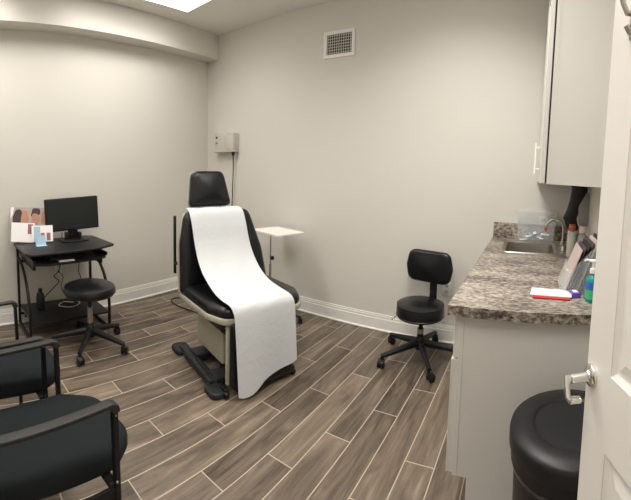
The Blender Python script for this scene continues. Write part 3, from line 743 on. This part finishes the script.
for k in range(14):
    b = NB(); box(b, (-.033, -.012, -.004), (.033, .012, .004), .002)
    o = obj('wrapped_swab', b, 'bluebag' if k % 3 else 'paperw')
    tag(o, 'small wrapped swab packet among others inside the clear plastic box', 'swab packet', 'wrapped packets in the clear box')
    o.location = (3.44+.013*k, -.10+.03*((k*7) % 3-1)*.8, .930+.009*(k % 7)); o.rotation_euler = ((k % 3-1)*.12, (k % 5-2)*.08, k*1.3)

# bottles behind the faucet
def bottle(name, loc, r, h, body, cap, label, capn='cap'):
    t = thing(name, label, 'bottle', loc)
    b = NB(); lathe(b, [(0, 0), (r*.9, 0), (r, .006), (r, h*.68), (r*.75, h*.78), (r*.42, h*.83), (r*.42, h*.86), (0, h*.86)], 24); obj('body', b, body, t)
    b = NB(); lathe(b, [(0, 0), (r*.80, 0), (r*.80, h*.02), (r*.72, h*.18), (r*.6, h*.20), (0, h*.20)], 20, X((0, 0, h*.84))); obj(capn, b, cap, t)
    return t
bottle('capped_bottle', (3.745, -.62, .9145), .030, .200, 'unit', 'orange', 'pale bottle with an orange-brown cap standing behind the leaflet rack')
bottle('capped_bottle', (3.80, -.70, .9145), .028, .20, 'grey', 'pinkb', 'grey bottle with a pale pink cap, right of the one with the orange-brown cap')
t = thing('pump_bottle', 'small bottle with white conical top beside the faucet', 'bottle', (3.762, -.50, .9145))
b = NB(); lathe(b, [(0, 0), (.026, 0), (.028, .005), (.028, .12), (.02, .135), (0, .135)], 20); obj('body', b, 'clear', t)
b = NB(); lathe(b, [(0, 0), (.034, 0), (.030, .012), (.008, .045), (0, .047)], 20, X((0, 0, .135))); obj('cone_top', b, 'white', t)

# clear acrylic rack with dark leaflets
RM = X((3.705, -1.30, .9145), rz=math.radians(-90))
t = thing('leaflet_rack', 'clear acrylic rack of dark leaflets standing on the counter near the door', 'leaflet rack', (3.705, -1.30, .9145), math.radians(-90))
tl = math.radians(20)
b = NB(); box(b, (-.115, -.085, 0), (.115, .06, .004)); obj('rack_base', b, 'clearer', t, False)
for k in range(3):
    b = NB(); y = -.080+.055*k
    box(b, (-.115, -.0015, .0), (.115, .0015, .10+.07*k), 0, X((0, y, .004), rx=-tl)); obj('divider', b, 'clearer', t, False)
for x in (-.118, .115):
    b = NB(); prism(b, [(-.085, 0), (.06, 0), (.135, .235), (.075, .235), (-.05, .10)], .003, mx=X((x, 0, .0), rz=PI/2, rx=PI/2)); obj('side_panel', b, 'clearer', t, False)
cols = ['photobg', 'hair', 'dark', 'hair', 'photobg', 'dark', 'dress', 'hair', 'grey']
names = ['frontmost of', 'second from the front of', 'third from the front of', 'fourth from the front of', 'middle one of', 'fourth from the back of', 'third from the back of', 'second from the back of', 'rearmost of']
for k in range(9):
    y = -.070+.013*k; hgt = .195+.011*k
    b = NB(); box(b, (-.108+.004*(k % 3), -.0018, .0), (.104, .0018, hgt), .0, X(rx=-tl)); box(b, (-.08, -.0026, hgt*.55), (.08, -.0017, hgt*.75), .0, X(rx=-tl))
    o = obj('leaflet', b, cols[k], None, False); o.matrix_world = RM @ X((0, y, .005))
    tag(o, 'printed leaflet, '+names[k]+' those in the clear rack', 'leaflet', 'leaflets in the clear rack')

# papers on counter
t = thing('note_pad', 'white paper pad on a red card lying at the end of the counter', 'note pad', (3.578, -1.447, .9145), math.radians(-5))
b = NB(); box(b, (-.075, -.05, .0), (.075, .045, .006), .001); obj('red_card', b, 'red', t, False)
b = NB(); box(b, (-.088, -.030, .0062), (.082, .062, .011), .001); obj('paper_sheets', b, 'paperw', t, False)
for k in range(3):
    b = NB(); box(b, (-.07, -.012+.02*k, .0111), (.06-.02*k, -.009+.02*k, .0114)); obj('printed_line', b, 'bluepaper', t, False)
t = thing('small_box', 'small violet and white box beside the note pad', 'small box', (3.675, -1.44, .9145), .2)
b = NB(); box(b, (-.018, -.028, 0), (.018, .028, .022), .002); obj('box_body', b, 'purple', t, False)
b = NB(); box(b, (-.010, -.016, .0221), (.010, .016, .0228)); obj('white_label', b, 'paperw', t, False)
# soap bottle
t = thing('soap_bottle', 'teal hand soap bottle with white pump near the door edge', 'soap bottle', (3.735, -1.50, .9145), math.radians(150))
b = NB(); lathe(b, [(0, 0), (.024, 0), (.027, .005), (.027, .085), (.021, .10), (.011, .108), (.011, .118), (0, .118)], 26, sy=.8); obj('body', b, 'soap', t)
b = NB(); lathe(b, [(.0278, .012), (.0278, .050)], 26, sy=.8); obj('lower_label', b, 'soapl', t)
b = NB(); lathe(b, [(.0278, .052), (.0278, .080)], 26, sy=.8); obj('upper_label', b, 'bluel', t)
b = NB(); lathe(b, [(0, 0), (.013, 0), (.013, .018), (.006, .02), (.005, .045), (.014, .047), (.013, .054), (0, .056)], 18, X((0, 0, .116))); tube(b, [(0, 0, .166), (.03, .0, .166), (.038, 0, .160)], .0045, 8); obj('pump', b, 'white', t)

# ------------------------------------------------------------------ wall cabinet
t = thing('wall_cabinet', 'tall grey wall cabinet hanging above the counter', 'cabinet', (0, 0, 0))
UY = -1.0; UZ = 1.372
b = NB(); box(b, (3.545, UY, UZ), (XR-.002, -.004, 2.55)); obj('carcass', b, 'cabinet', t, False)
b = NB(); box(b, (3.545, UY-.003, UZ), (3.564, UY+.0, 2.55)); obj('face_edge', b, 'cabinet', t, False)
for y0, y1, s in ((UY, UY+.497, 1), (UY+.503, -.008, -1)):
    b = NB(); box(b, (3.518, y0+.002, UZ+.002), (3.536, y1-.002, 2.548), .002)
    for p0, p1 in (((3.512, y0+.002, UZ+.002), (3.518, y0+.06, 2.548)), ((3.512, y1-.06, UZ+.002), (3.518, y1-.002, 2.548)), ((3.512, y0+.06, UZ+.002), (3.518, y1-.06, UZ+.06)), ((3.512, y0+.06, 2.49), (3.518, y1-.06, 2.548))): box(b, p0, p1)
    d = obj('door', b, 'cabinet', t, False)
    b = NB(); yh = (y1-.03) if s > 0 else (y0+.03)
    for z in (1.46, 1.50, 1.60)[0:3:2]: tube(b, [(3.512, yh, z), (3.484, yh, z)], .005, 8)
    tube(b, [(3.484, yh, 1.43), (3.484, yh, 1.63)], .006, 10); obj('handle', b, 'tray', d)
b = NB(); box(b, (3.536, UY+.002, UZ+.004), (3.545, -.01, 2.545)); obj('door_gap_shade', b, 'dark', t, False)  # dark strip in the gap, its shade put in as colour

UX = 0
# black hooked hose under the wall cabinet with grey guard
t = thing('hanging_holder', 'black curved holder hanging under the wall cabinet above the bottles', 'holder', (3.77, -.50, 0))
b = NB(); tube(b, [(.02, 0, 1.372), (.02, 0, 1.32), (.005, 0, 1.26), (-.015, 0, 1.20), (-.032, 0, 1.15), (-.015, 0, 1.10), (.02, 0, 1.075)], [.058, .056, .048, .042, .044, .040, .02], 12, smooth=False, flat=(.8, 1)); obj('curved_arm', b, 'plastic', t)
b = NB(); prism(b, rpoly([(.03, 1.10, .03), (.085, 1.10, .02), (.10, 1.20, .03), (.085, 1.33, .02), (.05, 1.32, .02), (.015, 1.24, .05)]), .02, .004, X((0, -.012, 0), rx=PI/2)); obj('grey_guard', b, 'grey', t)
b = NB(); box(b, (-.04, -.04, 1.36), (.085, .04, 1.3715), .002); obj('mount_plate', b, 'plastic', t)

# ------------------------------------------------------------------ trash bin
t = thing('trash_bin', 'black plastic trash bin with a domed lid between counter and door', 'trash bin', (3.640, -1.865, 0))
RB = .198
b = NB(); lathe(b, [(0, 0), (RB*.80, 0), (RB*.83, .015), (RB*.90, .545), (RB*.945, .555), (RB*.95, .60), (0, .60)], 48); obj('body', b, 'plastic', t)
b = NB(); lathe(b, [(RB*.95, .592), (RB*.985, .596), (RB*.99, .604), (RB*.99, .632), (RB*.975, .645), (RB*.94, .651), (RB*.66, .657), (RB*.63, .655), (RB*.60, .650), (0, .653)], 56); obj('lid', b, 'plastic', t)
b = NB(); lathe(b, [(RB*.90, .53), (RB*.925, .535), (RB*.95, .553), (RB*.92, .556)], 40); obj('liner_edge', b, 'bagliner', t)

# ------------------------------------------------------------------ light
w = bpy.data.worlds.new('World'); bpy.context.scene.world = w; w.use_nodes = True
w.node_tree.nodes['Background'].inputs[0].default_value = (.9, .92, 1, 1); w.node_tree.nodes['Background'].inputs[1].default_value = .25
def area(name, loc, size, power, col, rot=(0, 0, 0)):
    l = bpy.data.lights.new(name, 'AREA'); l.shape = 'RECTANGLE'; l.size, l.size_y = size; l.energy = power; l.color = col
    o = bpy.data.objects.new(name, l); C.objects.link(o); o.location = loc; o.rotation_euler = rot; return o
area('corridor_fill', (4.35, -3.3, H-.02), (.5, 1.0), 30, (1, .94, .86))  # unseen fill light added beyond the doorway, no fixture there

# ------------------------------------------------------------------ camera: the phone's sweep, a cylindrical panorama
def cam():
    yaw, pitch, roll, f, cu, cv = .421, -.071, .036, 375.055, 371.677, 197.609
    F = Vector((-math.sin(yaw)*math.cos(pitch), math.cos(yaw)*math.cos(pitch), math.sin(pitch)))
    r = Vector((math.cos(yaw), math.sin(yaw), 0)); u = r.cross(F)
    r2 = r*math.cos(roll)+u*math.sin(roll); u2 = -r*math.sin(roll)+u*math.cos(roll)
    c = bpy.data.cameras.new('camera'); o = bpy.data.objects.new('camera', c); C.objects.link(o)
    o.matrix_world = Matrix(((r2.x, u2.x, -F.x, 3.461), (r2.y, u2.y, -F.y, -2.98), (r2.z, u2.z, -F.z, 1.394), (0, 0, 0, 1)))
    c.type = 'PANO'; c.panorama_type = 'CENTRAL_CYLINDRICAL'
    c.central_cylindrical_range_u_min = (0-cu)/f; c.central_cylindrical_range_u_max = (631-cu)/f
    c.central_cylindrical_range_v_min = -(500-cv)/f; c.central_cylindrical_range_v_max = cv/f
    c.central_cylindrical_radius = 1.0
    c.clip_start = .02
    bpy.context.scene.camera = o
cam()
vs = bpy.context.scene.view_settings
vs.view_transform = 'Standard'; vs.look = 'None'; vs.gamma = 1; vs.exposure = 0.0; vs.use_curve_mapping = False
